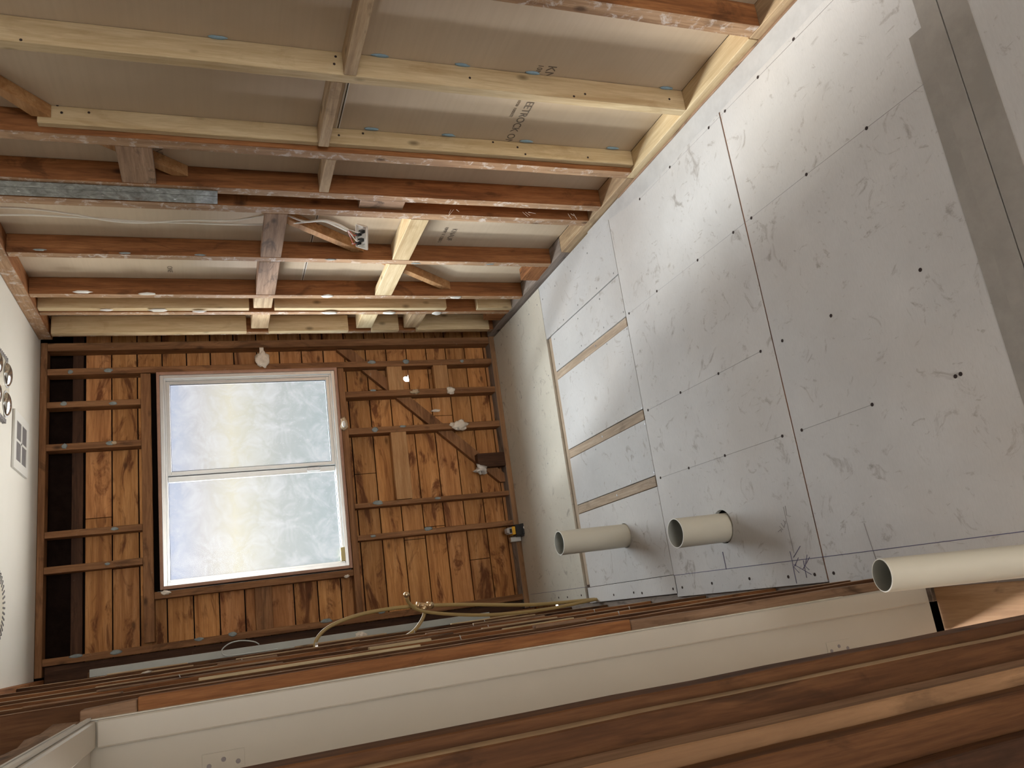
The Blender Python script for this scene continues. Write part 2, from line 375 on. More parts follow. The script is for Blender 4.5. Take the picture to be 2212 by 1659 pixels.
box('sealer_band', -1.80, XR, YE-0.075, YE-0.002, 0.0002, 0.0010, M['tape'], floor, bev=0)
box('sealer_band', -1.80, -0.42, YE+0.062, YE+0.105, 0.0002, 0.0008, M['tape'], floor, bev=0)
# grey sealant along the right-hand plate, ragged edge
bm = bmesh.new(); n = 60; A = []; B = []
for i in range(n+1):
    y = -1.55 - 2.6*i/n; wd = 0.085*min(1, (i+2)/14) + 0.012*noise.noise(Vector((i*0.5, 3, 0)))
    A.append(bm.verts.new((-0.006, y, 0.0012))); B.append(bm.verts.new((-0.012-wd, y, 0.0006)))
for i in range(n): bm.faces.new((A[i], A[i+1], B[i+1], B[i]))
link('sealant_strip', bm, M['sealant'], (-0.05, -2.8, 0), floor)
# screw holes
hp = [(1507,562),(1584,502),(1795,682),(1690,736),(1643,759),(1552,807),(1988,583),(2075,808),(2064,813),(1884,874),(1732,929),(1690,942),(1566,984),(1488,1011),
      (1419,629),(1359,677),(1470,848),(1400,886),(1427,1032),(1714,85),(1637,167),(1566,240),(1531,276),(1447,361),(1382,430),(1742,377),(1623,471),(1872,277),
      (1207,1291),(1226,1290),(1256,1286),(1326,1285),(1369,1280),(1387,1281),(1454,1272),(1474,1269),(1538,1260),(1619,1250),(1703,1246),(1760,1241),(1801,1238)]
hs = [(105,680),(178,606),(247,535),(299,474),(374,930),(281,1007),(198,1075),(369,1498),(267,1550),(335,438),(415,352),(515,256),(623,140),(470,570),(562,475),(683,367),
      (793,270),(412,695),(563,563),(703,436),(857,520),(443,855),(586,738),(730,620),(605,833),(750,727),(880,630),(654,1305),(811,1224),(977,1140),(678,1408),(830,1330),
      (997,1243),(904,1612),(1055,1555)]
first = disc('screw_hole', on('Z',0,*hp[0]) + Vector((0,0,0.0006)), 0.0058, 'Z', M['hole'], floor, 0.0008, 12)
for q in hp[1:]: copy_part(first, on('Z',0,*q) + Vector((0,0,0.0006)), floor)
fs = disc('screw_head', on('Z',0,1060+hs[0][0]/2.989,500+hs[0][1]/2.989) + Vector((0,0,0.0006)), 0.0045, 'Z', M['screw'], floor, 0.0008, 10)
for a, b in hs[1:]: copy_part(fs, on('Z',0,1060+a/2.989,500+b/2.989) + Vector((0,0,0.0006)), floor)
# marks drawn on the sheets
def line(name, pts, r, mat, parent=floor, ax='Z', val=0.0004, seg=4):
    return tube(name, [on(ax, val, *p) for p in pts], r, M[mat], parent, seg=seg, smooth=0)
line('pencil_line', [(1455,1243),(1778,1203),(2290,1138)], 0.0011, 'pencil')
line('pencil_line', [(1146,1284),(1268,1268)], 0.0010, 'pencil')
for p in ([(1427,1032),(1690,942)], [(1400,886),(1643,759)], [(1359,677),(1742,377),(2010,170)], [(1382,430),(1566,240),(1800,0)], [(1732,929),(1884,874)]):
    line('chalk_line', p, 0.0006, 'pencil_grey')
line('pencil_line', [(1866,1130),(1893,1210)], 0.0009, 'pencil_grey')
line('pencil_line', [(1561,1192),(1569,1230)], 0.0016, 'pencil')
line('pencil_line', [(1692,1095),(1715,1195)], 0.0006, 'pencil_grey')
def pz(x, y): return (1500 + x/6.144, 1060 + y/6.144)
for s_ in ([(1268,805),(1300,940),(1320,1060),(1358,1232)], [(1405,735),(1315,885)], [(1350,980),(1318,1010),(1392,1090)], [(1320,980),(1552,1112)], [(1445,925),(1465,1030),(1490,1155)], [(1380,890),(1330,1000)], [(1495,850),(1470,1000),(1525,1050)], [(1530,880),(1440,1040)]):
    line('pencil_mark', [pz(*p) for p in s_], 0.0011, 'pencil')
for s_ in ([(1205,200),(1225,330),(1280,340)], [(1180,390),(1215,440)], [(1150,430),(1190,490),(1210,400)], [(1110,545),(1150,510),(1155,550)], [(1130,470),(1175,520)]):
    line('pencil_mark', [pz(*p) for p in s_], 0.0008, 'pencil_grey')
# scuffed brown drip beyond the short pipe
# joists, gap trimmers and the dark space below
timber('floor_joist', -1.72, -0.34, YB+0.004, YA-0.022, -0.12, -0.006, 'joist', parent=floor)
J = []
for k, (a, b) in enumerate(XJ):
    o = timber('floor_joist', b, a, YC+0.01, YB+0.002, -0.11, -0.004, 'joist', wob=0.0006)
    tag(o, ['pale floor joist strip between sheets, nearest the bright stud wall', 'pale floor joist strip between sheets, middle of the three', 'pale floor joist strip between sheets, nearest the upright pipes'][k], 'joist', 'exposed floor joists between cement sheets'); J.append(o)
    s = disc('screw_head', ((a+b)/2, [-1.42,-1.33,-1.38][k], -0.0035), 0.0055, 'Z', M['screw'], o, 0.001, 12)
box('underfloor_shade', -4.2, 1.2, -12.1, 0.6, -0.50, -0.44, M['void'], floor, bev=0)  # black sheet added to keep the space under the floor dark
# left bottom plate set in the floor, hallway floor, threshold
timber('bottom_plate', -1.905, -1.815, -3.08, -0.0, -0.09, -0.012, 'grey', wob=0.003, parent=floor)
timber('bottom_plate', -1.885, -1.842, -12.0, -3.09, -0.09, -0.014, 'grey', wob=0.003, parent=floor)
timber('threshold', -2.02, -1.868, -3.95, -3.10, -0.03, -0.002, 'ply', parent=floor)
box('hallway_floor', -4.2, -2.022, -12.0, 0.4, -0.03, -0.004, wood('ply', 'y'), floor, bev=0)

# ================================================================ SETTING: right-hand wall (top of the photo)
wr = empty('wall_right', (0.09, -2.4, 0), kind='structure')
ZJ = 1.325
for (y0, y1, z0, z1) in ((-12.0, 0.09, 0.04, ZJ-0.004), (-12.0, 0.09, ZJ+0.002, 2.70)):
    box('plasterboard', 0.0905, 0.103, y0, y1, z0, z1, M['paper'], wr, bev=0.0)
box('board_edge', 0.0885, 0.0906, -12.0, 0, ZJ-0.005, ZJ-0.001, M['edge_white'], wr, bev=0)
box('board_edge', 0.0885, 0.0906, -12.0, 0, ZJ+0.006, ZJ+0.009, M['edge_white'], wr, bev=0)
box('outer_lining', 0.105, 0.13, -12.0, 0.3, -0.1, 2.75, M['void'], wr, bev=0)
# words printed on the back of the plasterboard (they read down the photo, tops towards the floor)
def wtext(body, u, v, size, along=(0,1,0), up=(0,0,-1)):
    text('printed_text', body, size, M['ink'], wr, on('X', 0.0903, u, v) - Vector((0.0006,0,0)), along, up)
wtext('KNAUF', 1186, 141, 0.050)
wtext('10MM', 1165, 139, 0.030)
wtext('EETROCK ONE', 1139, 219, 0.046)
wtext('10/50  13/05/22', 1120, 216, 0.017)
wtext('KNAUF', 978, 494, 0.040)
wtext('10MM X 1200 S', 963, 490, 0.026)
wtext('ONE', 361, 575, 0.034)
wtext('ONE', 333, 309, 0.040)

tp = timber('top_plate', -0.002, 0.09, -12.0, -0.05, 2.632, 2.70, 'far', parent=wr, edge=('X', -1, 'oldedge'))
tp.data.materials[0] = wood('old', 'y')
bp = timber('bottom_plate', 0.0, 0.09, -2.06, -1.302, -0.05, 0.040, 'rough', wob=0.002, parent=wr)
bp4 = timber('bottom_plate', 0.0, 0.09, -1.30, -0.0, -0.05, 0.040, 'grey', wob=0.002, parent=wr);
bp2 = timber('bottom_plate', 0.0, 0.09, -2.98, -2.062, -0.05, 0.040, 'pine', parent=wr)
bp3 = timber('bottom_plate', 0.0, 0.09, -12.0, -2.982, -0.05, 0.040, 'rough', wob=0.002, parent=wr)
timber('plate_packer', -0.011, -0.001, -3.6, -1.9, -0.02, 0.006, 'broken', wob=0.003, parent=wr)

ZT, ZB = 2.631, 0.041
GR = 'studs of the open wall along the top of the photo'
def rstud(y0, y1, kind, label, x0=0.0, x1=0.0895, z0=ZB, z1=ZT, name='wall_stud', wob=0.0015):
    e = ('X', -1, 'oldedge') if kind == 'old' else None
    return tag(timber(name, x0, x1, y0, y1, z0, z1, kind, wob, edge=e), label, 'stud', GR)
YZ = Y_('X',0,1568,72)
sZ = rstud(-3.045, -2.985, 'old', 'dark old stud with chalky edge, cut by the top edge of the photo')
sA = rstud(-2.570, -2.530, 'pine', 'new pale pine stud, nearest the top edge of the photo')
yb = Y_('X',0.02,1000,329.5)
sB = rstud(yb, -2.112, 'pine', 'new pale pine stud fixed against a chalky old stud', x0=0.020, z1=Z_('Y', yb, 80, 240))
sB2 = rstud(-2.110, -2.055, 'old', 'old stud with chalky whitish edge, right behind a new pine stud')
sC = rstud(-1.800, -1.750, 'old', 'old red-brown stud with wire tufts and nails along its edge, above the metal strip')
sD = rstud(-1.658, -1.600, 'old', 'old brown stud directly above the white cables, ending level with the loose switch plate')
sE = rstud(-1.162, -1.115, 'old', 'old red-brown stud crossed by the pale noggings, just below the switch plate')
sF = rstud(-0.700, -0.652, 'old', 'old orange-brown stud with white glue spots, nearer of the close pair')
sG = rstud(-0.455, -0.412, 'old', 'old orange-brown stud with white glue spots and pine battens, farther of the close pair')
sH = rstud(-0.135, -0.088, 'old', 'old stud in the corner beside the plank wall, behind pine battens')
# pine battens nailed on the studs
GB = 'new pine battens nailed to the far studs'
xg = X_('Y', -0.50, 1000, 665); xh = X_('Y', -0.18, 1000, 711)
def zr(u, v, y): return Z_('Y', y, u, v)
for nm, y0, y1, x0, us, lab in (('G', -0.50, -0.457, xg, ((65,538),(593,964),(1031,1106)), ('long pine batten with white smears at the ceiling end of the twin studs', 'pine batten with white smears in the middle of the twin studs', 'short pine batten by the floor on the twin studs')),
                           ('H', -0.18, -0.137, xh, ((110,532),(580,752),(803,861),(900,1056)), ('long knotty pine batten at the ceiling end of the corner stud', 'pine batten just right of the full-height flat nogging line', 'shortest pine batten, between two pale noggings in the corner bay', 'pine batten near the floor beside a loose block in the corner bay'))):
    vv = 655 if nm == 'G' else 700
    for (ua, ub), l in zip(us, lab):
        tag(timber('pine_batten', x0, 0.0893, y0, y1, zr(ub, vv, y0), min(2.63, zr(ua, vv, y0)), 'pine'), l, 'batten', GB)
# steel strap plate, let over two studs
zs = Z_('X', -0.003, 470, 425)
ys0, ys1 = Y_('X', -0.003, 440, 411), Y_('X', -0.003, 440, 439)
strap = empty('metal_strip', (-0.003, (ys0+ys1)/2, zs), 'flat grey galvanised metal strip nailed along an old stud towards the ceiling', 'metal strip')
box('metal_plate', -0.0045, -0.0025, ys0, ys1, zs, 2.625, M['galv'], strap, bev=0.0004)
box('fold', -0.0055, -0.0045, ys0+0.040, ys0+0.045, zs+0.002, 2.62, M['galv'], strap, bev=0.0003)
n0 = disc('nail', on('X', -0.005, 222, 421), 0.005, 'X', M['steel'], strap, 0.003, 10)
for q in ((40,412),(340,410),(378,430)): copy_part(n0, on('X', -0.005, *q), strap)
# noggings
GN = 'noggings between the studs of the open wall'
def nog(y0, y1, u0, u1, v, kind, label, x0=0.0, x1=0.089, yv=None, name='nogging'):
    yv = y1 if yv is None else yv
    za, zb = Z_('X', x0, u0, v), Z_('X', x0, u1, v)
    return tag(timber(name, x0, x1, y0+0.001, y1-0.001, zb, za, kind, 0.0008), label, 'nogging', GN)
nog(-2.985, -2.570, 742, 770, 163, 'rough', 'pale pine nogging cut by the top edge of the photo')
nog(-2.530, yb, 690, 713, 305, 'rough', 'pale pine nogging between the two new pine studs')
nog(-2.055, -1.800, 688, 709, 420, 'rough', 'pale pine nogging between the two chalky old studs')
nog(-2.055, -1.800, 265, 338, 400, 'broken', 'broad stained flat nogging left of the wall, above the metal strip', x1=0.04)
nog(-1.750, -1.658, 772, 868, 456, 'broken', 'short wooden block jammed between two old studs above the switch plate', x0=0.012, x1=0.06)
nog(-1.600, -1.162, 563, 608, 552, 'broken', 'rough swirly-grained nogging the white cables pass behind', x1=0.039)
nog(-1.115, -0.700, 553, 594, 638, 'broken', 'rough grey-brown nogging below the cables, between two orange-brown studs')
nog(-0.652, -0.50, 547, 586, 672, 'rough', 'small pale nogging between the twin studs', x0=0.004)
nog(-0.412, -0.18, 541, 577, 724, 'rough', 'pale nogging in the corner bay above the window', x0=0.004)
nog(-1.600, -1.162, 848, 885, 560, 'pine', 'brightly lit sawn nogging right of the loose switch plate')
nog(-1.115, -0.700, 812, 848, 634, 'pine', 'brightest sawn nogging with a blue-grey patch', x1=0.039)
nog(-0.412, -0.18, 764, 796, 722, 'pine', 'sunlit nogging in the corner bay beside the shortest batten')
nog(-0.412, -0.18, 868, 898, 715, 'rough', 'greyish twisted nogging in the corner bay towards the floor')
zb_ = [Z_('X', 0.0, u, 608) for u in (1123, 1160)]
tag(timber('timber_block', 0.0, 0.07, -1.114, -0.93, zb_[1], zb_[0], 'old', 0.001), 'small loose timber block standing in a bay close to the floor', 'timber block')
zb_ = [Z_('X', 0.0, u, 695) for u in (1042, 1078)]
tag(timber('timber_block', 0.0, 0.07, -0.411, -0.30, max(0.041, zb_[1]), zb_[0], 'old', 0.001), 'small dark timber block in the corner bay at the floor', 'timber block')
# diagonal brace let in behind the studs, one mesh
pa, pb = on('X', 0.06, 240, 306), on('X', 0.06, 940, 608)
dr = (pb - pa).normalized(); nrm = Vector((0, dr.z, -dr.y))
bm = bmesh.new()
for y0, y1 in ((-2.98,-2.575), (-2.525, yb-0.002), (-2.05,-1.805), (-1.595,-1.167), (-1.11,-0.705)):
    vs = []
    for x in (0.040, 0.088):
        for (y, s) in ((y0,-1),(y1,-1),(y1,1),(y0,1)):
            p = pa + dr * ((y - pa.y)/dr.y) + Vector((0, 0, s*0.018/abs(dr.y)*1.0)); vs.append(bm.verts.new((x, y, min(p.z, 2.62))))
    for f in ((0,1,2,3),(7,6,5,4),(0,4,5,1),(1,5,6,2),(2,6,7,3),(3,7,4,0)): bm.faces.new([vs[i] for i in f])
bmesh.ops.recalc_face_normals(bm, faces=bm.faces[:])
tag(link('diagonal_brace', bm, wood('tan', 'y'), (0.06, -1.4, 1.5)), 'orange-brown diagonal brace running behind the studs of the open wall', 'brace')
for st_, pts in ((sA, ((45,86),(725,122),(722,138),(1015,168),(1240,208),(1264,203),(1446,214))), (sB, ((124,227),(133,243),(192,243),(732,292),(784,288),(1065,307),(1118,318),(1135,333),(1270,340)))):
    y_ = st_.location.y - (0.020 if st_ is sA else st_.dimensions.y/2) - 0.0006
    hn = disc('nail_hole', on('Y', y_, *pts[0]), 0.0045, 'Y', M['hole'], st_, 0.001, 10)
    for q in pts[1:]: copy_part(hn, on('Y', y_, *q), st_)
# adhesive on studs
def daub(parent, ax, val, u, v, ru, rv, mat='daub', th=0.004):
    c = on(ax, val, u, v); c['XYZ'.index(ax)] = val + (0.001 if ax == 'X' else 0.001)
    d = (CAM - c).length; s = d/FPX
    size = {'X': (th, rv*s*1.9, ru*s*1.0), 'Y': (rv*s*0.85, th, ru*s*0.85)}[ax]
    return blob('glue_daub', c, size, M[mat], parent, 2)
for p, pts in ((sF, ((178,631,16,3),(318,635,16,3),(708,640,13,4),(985,643,13,3))), (sG, ((230,670,13,2),(343,671,19,4),(430,673,13,2),(712,676,16,4),(841,676,14,4),(944,677,11,5)))):
    for (u, v, a, b) in pts: daub(p, 'X', -0.003, u, v, a, b, 'daub_white', 0.005)
for (u, v) in ((715,561),(898,569),(1058,571),(432,551),(270,547),(85,540)): daub(sE, 'X', -0.001, u, v, 11, 2, 'daub', 0.002)
for p, pts in ((sA, ((470,79),(820,121),(998,143),(1150,160),(1438,190))), (sB, ((800,270),(967,283),(1135,298),(1320,311)))):
    for (u, v) in pts:
        c = on('Y', p.location.y-0.02, u, v+3); blob('glue_daub', (0.0875, c.y-0.006, c.z), (0.004, 0.008, 0.030), M['daub_blue'], p, 2)
for u in (980, 1135, 1233, 1345):
    for k in range(3):
        c = on('X', -0.002, u + 6*k-6, 433 + (u-600)*0.036 + 6); tube('wire_tuft', [c, c+Vector((-0.018, random.uniform(-.03,.03), random.uniform(-.03,.03)))], 0.0009, M['plaster'], sC, seg=4, smooth=0)

# ================================================================ SETTING: window wall (Y=0)
wb = empty('wall_back', (-0.9, 0.1, 0), kind='structure')
WX0, WX1, WZ0, WZ1 = -1.435, -0.195, 1.071, 2.110
bm = bmesh.new(); z = 2.487; pitch = 0.1352; tints = []
def plank(x0, x1, z0, z1):
    if x1-x0 < 0.01 or z1-z0 < 0.01: return
    n0 = len(bm.faces); bm_box(bm, x0, x1, 0.091, 0.112, z0, z1); tint = random.uniform(0.72, 1.05); tw = random.uniform(-.05, .05)
    bm.faces.ensure_lookup_table()
    for f in bm.faces[n0:]: tints.append((tint, tint*(1-abs(tw)), tint*(1-tw*1.5), 1))
k = 0
while z > -0.1:
    z1, z0 = z-0.0035, z-pitch+0.0035; split = random.uniform(-1.5, -0.3)
    if z0 > WZ1+0.02 or z1 < WZ0-0.02: plank(-1.93, split-0.002, z0, z1); plank(split+0.002, 0.09, z0, z1)
    else:
        plank(-1.93, WX0-0.012, z0, z1); plank(WX1+0.012, 0.09, z0, z1)
        if z1 > WZ1+0.02: plank(WX0-0.012, WX1+0.012, WZ1+0.02, z1)
        if z0 < WZ0-0.02: plank(WX0-0.012, WX1+0.012, z0, WZ0-0.02)
    z -= pitch
me_t = list(tints)
planks = link('planking', bm, wood('board', 'x'), (-0.9, 0.1, 1.3), wb)
ca = planks.data.color_attributes.new('tint', 'FLOAT_COLOR', 'CORNER')
for p in planks.data.polygons:
    for li in p.loop_indices: ca.data[li].color = me_t[p.index]
# a round hole drilled through the planking: the daylight seen through it
hb = on('Y', 0.091, 878, 818)
bmh = bmesh.new(); bmesh.ops.create_cone(bmh, cap_ends=True, segments=32, radius1=0.021, radius2=0.021, depth=0.5)
for v in bmh.verts: v.co = Matrix.Rotation(math.pi/2, 3, 'X') @ v.co + Vector((hb.x, 0.2, hb.z))
mc = bpy.data.meshes.new('cut'); bmh.to_mesh(mc); bmh.free(); cutter = bpy.data.objects.new('cut', mc); S.collection.objects.link(cutter)
HX0, HX1 = hb.x-0.004, hb.x+0.056
def cut(o):
    m = o.modifiers.new('b', 'BOOLEAN'); m.operation = 'DIFFERENCE'; m.object = cutter; m.solver = 'EXACT'; bpy.context.view_layer.update()
    new = bpy.data.meshes.new_from_object(o.evaluated_get(bpy.context.evaluated_depsgraph_get())); o.modifiers.clear(); o.data = new
cut(planks)
# outer skin: dark brick with the window opening, closes the cavity
bm = bmesh.new()
for (x0, x1, z0, z1) in ((-2.4, WX0-0.0, -0.1, 3.0), (WX1, 0.6, WZ0, 3.0), (WX0, HX0, -0.1, WZ0), (HX1, 0.6, -0.1, WZ0), (HX0, HX1, -0.1, hb.z-0.048), (HX0, HX1, hb.z+0.014, WZ0), (WX0, WX1, WZ1, 3.0)): bm_box(bm, x0, x1, 0.15, 0.20, z0, z1)
skin = link('outer_brick', bm, M['cavity'], (-0.9, 0.3, 1.4), wb); bpy.data.objects.remove(cutter)
box('cavity_light_cap', -2.4, 0.6, 0.0, 0.20, 2.72, 2.76, M['void'], wb, bev=0)  # unseen black cap and sides added to keep daylight out of the cavity
box('cavity_light_side', 0.09, 0.13, 0.11, 0.20, -0.1, 2.76, M['void'], wb, bev=0)
box('cavity_light_side', -2.4, -1.95, 0.0, 0.20, -0.1, 2.76, M['void'], wb, bev=0)
bm = bmesh.new()   # lining of the opening through the cavity
for b in ((WX0-0.02, WX0, 0.10, 0.21, WZ0-0.02, WZ1+0.02), (WX1, WX1+0.02, 0.10, 0.21, WZ0-0.02, WZ1+0.02), (WX0, WX1, 0.10, 0.21, WZ1, WZ1+0.02), (WX0, WX1, 0.10, 0.21, WZ0-0.02, WZ0)): bm_box(bm, *b)
link('opening_lining', bm, M['reveal'], (-0.8, 0.2, 1.6), wb)
timber('cavity_plank', -1.93, 0.085, 0.092, 0.118, 2.497, 2.553, 'dark', parent=wb)
# plates
timber('corner_gap_shade', -1.86, -1.752, 0.03, 0.088, 0.036, 2.66, 'dark', parent=wb)  # dark board stands in for the shaded gap in this corner
timber('top_plate', -1.80, -0.003, 0.0, 0.09, 2.667, 2.70, 'far', parent=wb)
timber('bottom_plate', -1.80, -0.0, 0.0, 0.09, -0.05, 0.034, 'grey', wob=0.002, parent=wb, edge=('Y', -1, 'ply'))
GF = 'studs and trimmers of the plank wall round the window'
def fst(pl, pr, z0, z1, label, kind='far', y0=0.0, y1=0.0905, name='wall_stud', cat='stud'):
    """pl, pr = (u, v of upper edge, v of lower edge) at the ceiling end and at the floor end"""
    xa = (X_('Y', y0, pl[0], pl[1]) + X_('Y', y0, pr[0], pr[1]))/2; xb = (X_('Y', y0, pl[0], pl[2]) + X_('Y', y0, pr[0], pr[2]))/2
    return tag(timber(name, xb, xa, y0, y1, z0, z1, kind), label, cat, GF)
HZ1, HZ0 = 2.194, 2.140
f0 = tag(timber('wall_stud', -0.052, -0.006, 0.0, 0.0905, 0.035, 2.666, 'far'), 'full-height corner stud of the plank wall, touching the open stud wall', 'stud', GF)
f1 = fst((100,795,808), (1055,776,788), 0.035, 2.666, 'full-height stud along the upper long side of the window')
f2 = fst((120,867,880), (295,863,875), HZ1, 2.666, 'short stud between ceiling and window header, nearest the open stud wall')
f3 = fst((120,959,973), (295,950,964), HZ1, 2.666, 'short stud above the header with a tan and blue glue spot, second in the row')
f4 = fst((120,1147,1161), (295,1133,1147), HZ1, 2.666, 'short stud above the header beyond the widest dark opening, third in the row')
f5 = fst((120,1223,1238), (295,1206,1221), HZ1, 2.666, 'short stud above the header farthest from the open stud wall')
fh = tag(timber('window_header', -1.700, f1.location.x-0.022, 0.0, 0.0905, HZ0, HZ1-0.001, 'far'), 'dark header beam across the top of the window opening', 'header', GF)
fl = fst((100,1422,1441), (1100,1288,1299), 0.035, 2.666, 'long full-height stud with blue-grey glue daubs on the doorway side of the window')
fj = fst((340,1278,1293), (755,1232,1246), 1.069, HZ0-0.001, 'trimmer stud hugging the lower long side of the window')
sx0 = fl.location.x+0.022
sil = tag(timber('window_sill_trimmer', sx0, f1.location.x-0.022, 0.0, 0.0905, 1.030, 1.068, 'far', wob=0.003), 'rough reddish sill trimmer under the window, full of plaster bits', 'trimmer', GF)
c2 = fst((750,845,858), (1064,835,847), 0.035, 1.029, 'short stud under the sill with a plaster lump, first below the full-height stud')
c3 = fst((757,922,937), (1076,911,922), 0.035, 1.029, 'short stud under the sill crossed by the diagonal brace and torn plaster')
c4 = fst((770,1085,1096), (1098,1062,1071), 0.035, 1.029, 'thin short stud under the sill beyond the long flat nogging')
c5 = fst((776,1154,1166), (1104,1126,1137), 0.035, 1.029, 'short stud under the sill nearest the laser level')
def fnog(u0, u1, v, pa_, pb_, label, kind='rough', y0=0.004, y1=0.045, name='nogging'):
    za, zb = Z_('Y', y0, u0, v), Z_('Y', y0, u1, v)
    return tag(timber(name, pb_.location.x+0.018, pa_.location.x-0.018, y0, y1, zb, za, kind), label, 'nogging', 'noggings of the plank wall')
fnog(838,870,815, f1, c2, 'orange nogging beside the bright drilled hole', 'tan')
fnog(938,968,812, f1, c2, 'orange nogging with torn edge, nearer the floor than the drilled hole', 'tan')
fnog(850,884,1000, c3, c4, 'long flat light-brown nogging below the window', 'tan')
fnog(552,589,1310, fj, fl, 'flat brown nogging between window trimmer and long glue-daubed stud', 'far', y0=0.03, y1=0.08)
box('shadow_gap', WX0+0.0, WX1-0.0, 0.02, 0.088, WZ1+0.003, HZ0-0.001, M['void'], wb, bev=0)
# stub block on the plate
zz = [Z_('Y', -0.01, u, 994) for u in (1032, 1086)]; xx = [X_('Y', -0.01, 1060, v) for v in (978, 1008)]
tag(timber('timber_block', xx[1], xx[0], -0.012, 0.043, 0.036, zz[0], 'dark'), 'dark cracked timber block standing on the bottom plate of the plank wall', 'timber block')
# diagonal brace of the plank wall
a_, b_ = on('Y', 0.05, 745, 757), on('Y', 0.05, 1095, 1040); d_ = (b_-a_).normalized(); nn = Vector((d_.z, 0, -d_.x))*0.034
xs = [f1.location.x-0.02, c2.location.x, c3.location.x, c4.location.x]
bm = bmesh.new()
def bseg(xa, xb):
    vs = []
    for y in (0.045, 0.086):
        for (x, s) in ((xa,1),(xb,1),(xb,-1),(xa,-1)):
            t_ = (x-a_.x)/d_.x; p = a_ + d_*t_; vs.append(bm.verts.new((x, y, p.z + s*0.036/abs(d_.x)*0.9)))
    for f in ((0,1,2,3),(7,6,5,4),(0,4,5,1),(1,5,6,2),(2,6,7,3),(3,7,4,0)): bm.faces.new([vs[i] for i in f])
bseg(-0.06, xs[0]+0.045); bseg(xs[0]-0.005, xs[1]+0.022); bseg(xs[1]-0.022, xs[2]+0.022); bseg(xs[2]-0.022, b_.x)
bmesh.ops.recalc_face_normals(bm, faces=bm.faces[:])
tag(link('diagonal_brace', bm, wood('far', 'x'), (a_+b_)/2), 'brown diagonal brace crossing the planks below the window', 'brace')
for p, pts in ((f1, ((152,803,6,5),(234,800,9,5),(803,782,10,5),(877,781,9,6),(998,780,5,4))), (f2, ((137,872,7,5),(244,871,9,4))), (f3, ((139,964,6,6),(238,957,9,5))), (f4, ((247,1142,8,4),)), (f5, ((232,1218,6,3),)),
               (c2, ((806,843,8,3),)), (c3, ((810,928,8,7),(870,921,8,3))), (c4, ((817,1086,12,6),(946,1076,8,3))), (c5, ((925,1142,10,5),(806,1158,7,3))),
               (fl, ((165,1417,13,4),(250,1409,12,5),(430,1381,10,4),(502,1370,9,6),(705,1341,14,5),(824,1322,10,4))), (fh, ())):
    for (u, v, a, b) in pts: daub(p, 'Y', -0.0015, u, v, a, b, 'daub', 0.0025)
daub(f3, 'Y', -0.003, 246, 956, 6, 4, 'daub_tan', 0.003)
# torn plaster lumps hanging on nails
GP = 'plaster scraps left on the framing'
def scrap(u, v, ru, rv, label, mat='plaster', y=-0.008, th=0.010, rough=0.5):
    c = on('Y', y, u, v); s = (CAM-c).length/FPX
    o = blob('plaster_scrap', c, (rv*s, th, ru*s), M[mat], None, 3, rough); return tag(o, label, 'plaster scrap', GP)
o = scrap(566, 776, 13, 17, 'jagged pale plaster scrap on the stud above the long side of the window')
box('plaster_tab', o.location.x+0.0, o.location.x+0.075, -0.012, -0.006, o.location.z-0.012, o.location.z+0.012, M['plaster'], o)
o = scrap(743, 916, 7, 14, 'tan round plaster blob on the sill trimmer', 'daub_tan'); blob('white_core', on('Y', -0.018, 743, 916), (0.022,0.006,0.012), M['daub_white'], o, 2)
scrap(973, 843, 9, 8, 'cream plaster lump on the first short stud under the sill')
scrap(896, 846, 9, 5, 'tan smooth glue blob on the first short stud under the sill', 'daub_tan')
scrap(992, 918, 17, 10, 'torn triangular plaster scrap on the short stud crossed by the brace', rough=0.7)
scrap(941, 887, 10, 3, 'small white plaster crumb stuck to the planks', y=0.085, th=0.004)
scrap(1040, 1014, 14, 10, 'crumpled foil-like scrap hanging by the dark timber block', 'foil', y=0.0, th=0.018, rough=0.9)
scrap(749, 1245, 6, 3, 'white plaster flake at the doorway-side corner of the window sill')
scrap(358, 1280, 8, 4, 'shiny plaster flake at the ceiling-side corner of the lower window trimmer')

# ---- window
win = empty('window_1', ((WX0+WX1)/2, 0.03, (WZ0+WZ1)/2), kind='structure')
def frame(name, x0, x1, z0, z1, t_, y0, y1, mat, parent):
    bm = bmesh.new()
    bm_box(bm, x0, x1, y0, y1, z1-t_, z1); bm_box(bm, x0, x1, y0, y1, z0, z0+t_); bm_box(bm, x0, x0+t_, y0, y1, z0+t_, z1-t_); bm_box(bm, x1-t_, x1, y0, y1, z0+t_, z1-t_)
    bmesh.ops.bevel(bm, geom=bm.edges[:], offset=0.0012, segments=1, affect='EDGES')
    return link(name, bm, mat, ((x0+x1)/2, (y0+y1)/2, (z0+z1)/2), parent)
frame('timber_reveal', WX0, WX1, WZ0, WZ1, 0.016, -0.004, 0.12, M['pinkpaint'], win)
fr = frame('window_frame', WX0+0.017, WX1-0.017, WZ0+0.017, WZ1-0.017, 0.020, 0.006, 0.11, M['alu'], win)
frame('inner_bead', WX0+0.037, WX1-0.037, WZ0+0.037, WZ1-0.037, 0.012, 0.022, 0.10, M['alu'], win)
xm = X_('Y', 0.04, 540, 1012)
IX0, IX1, IZ0, IZ1 = WX0+0.049, WX1-0.049, WZ0+0.049, WZ1-0.049
sash = empty('sliding_sash', ((xm+IX1)/2, 0.04, (IZ0+IZ1)/2), parent=win)
frame('sash_frame', xm-0.012, IX1, IZ0, IZ1, 0.020, 0.030, 0.055, M['alu'], sash)
frame('rubber_seal', xm+0.009, IX1-0.021, IZ0+0.021, IZ1-0.021, 0.003, 0.034, 0.050, M['alu_dark'], sash)
box('pane', xm+0.010, IX1-0.020, 0.041, 0.045, IZ0+0.020, IZ1-0.020, M['pane'], sash, bev=0)
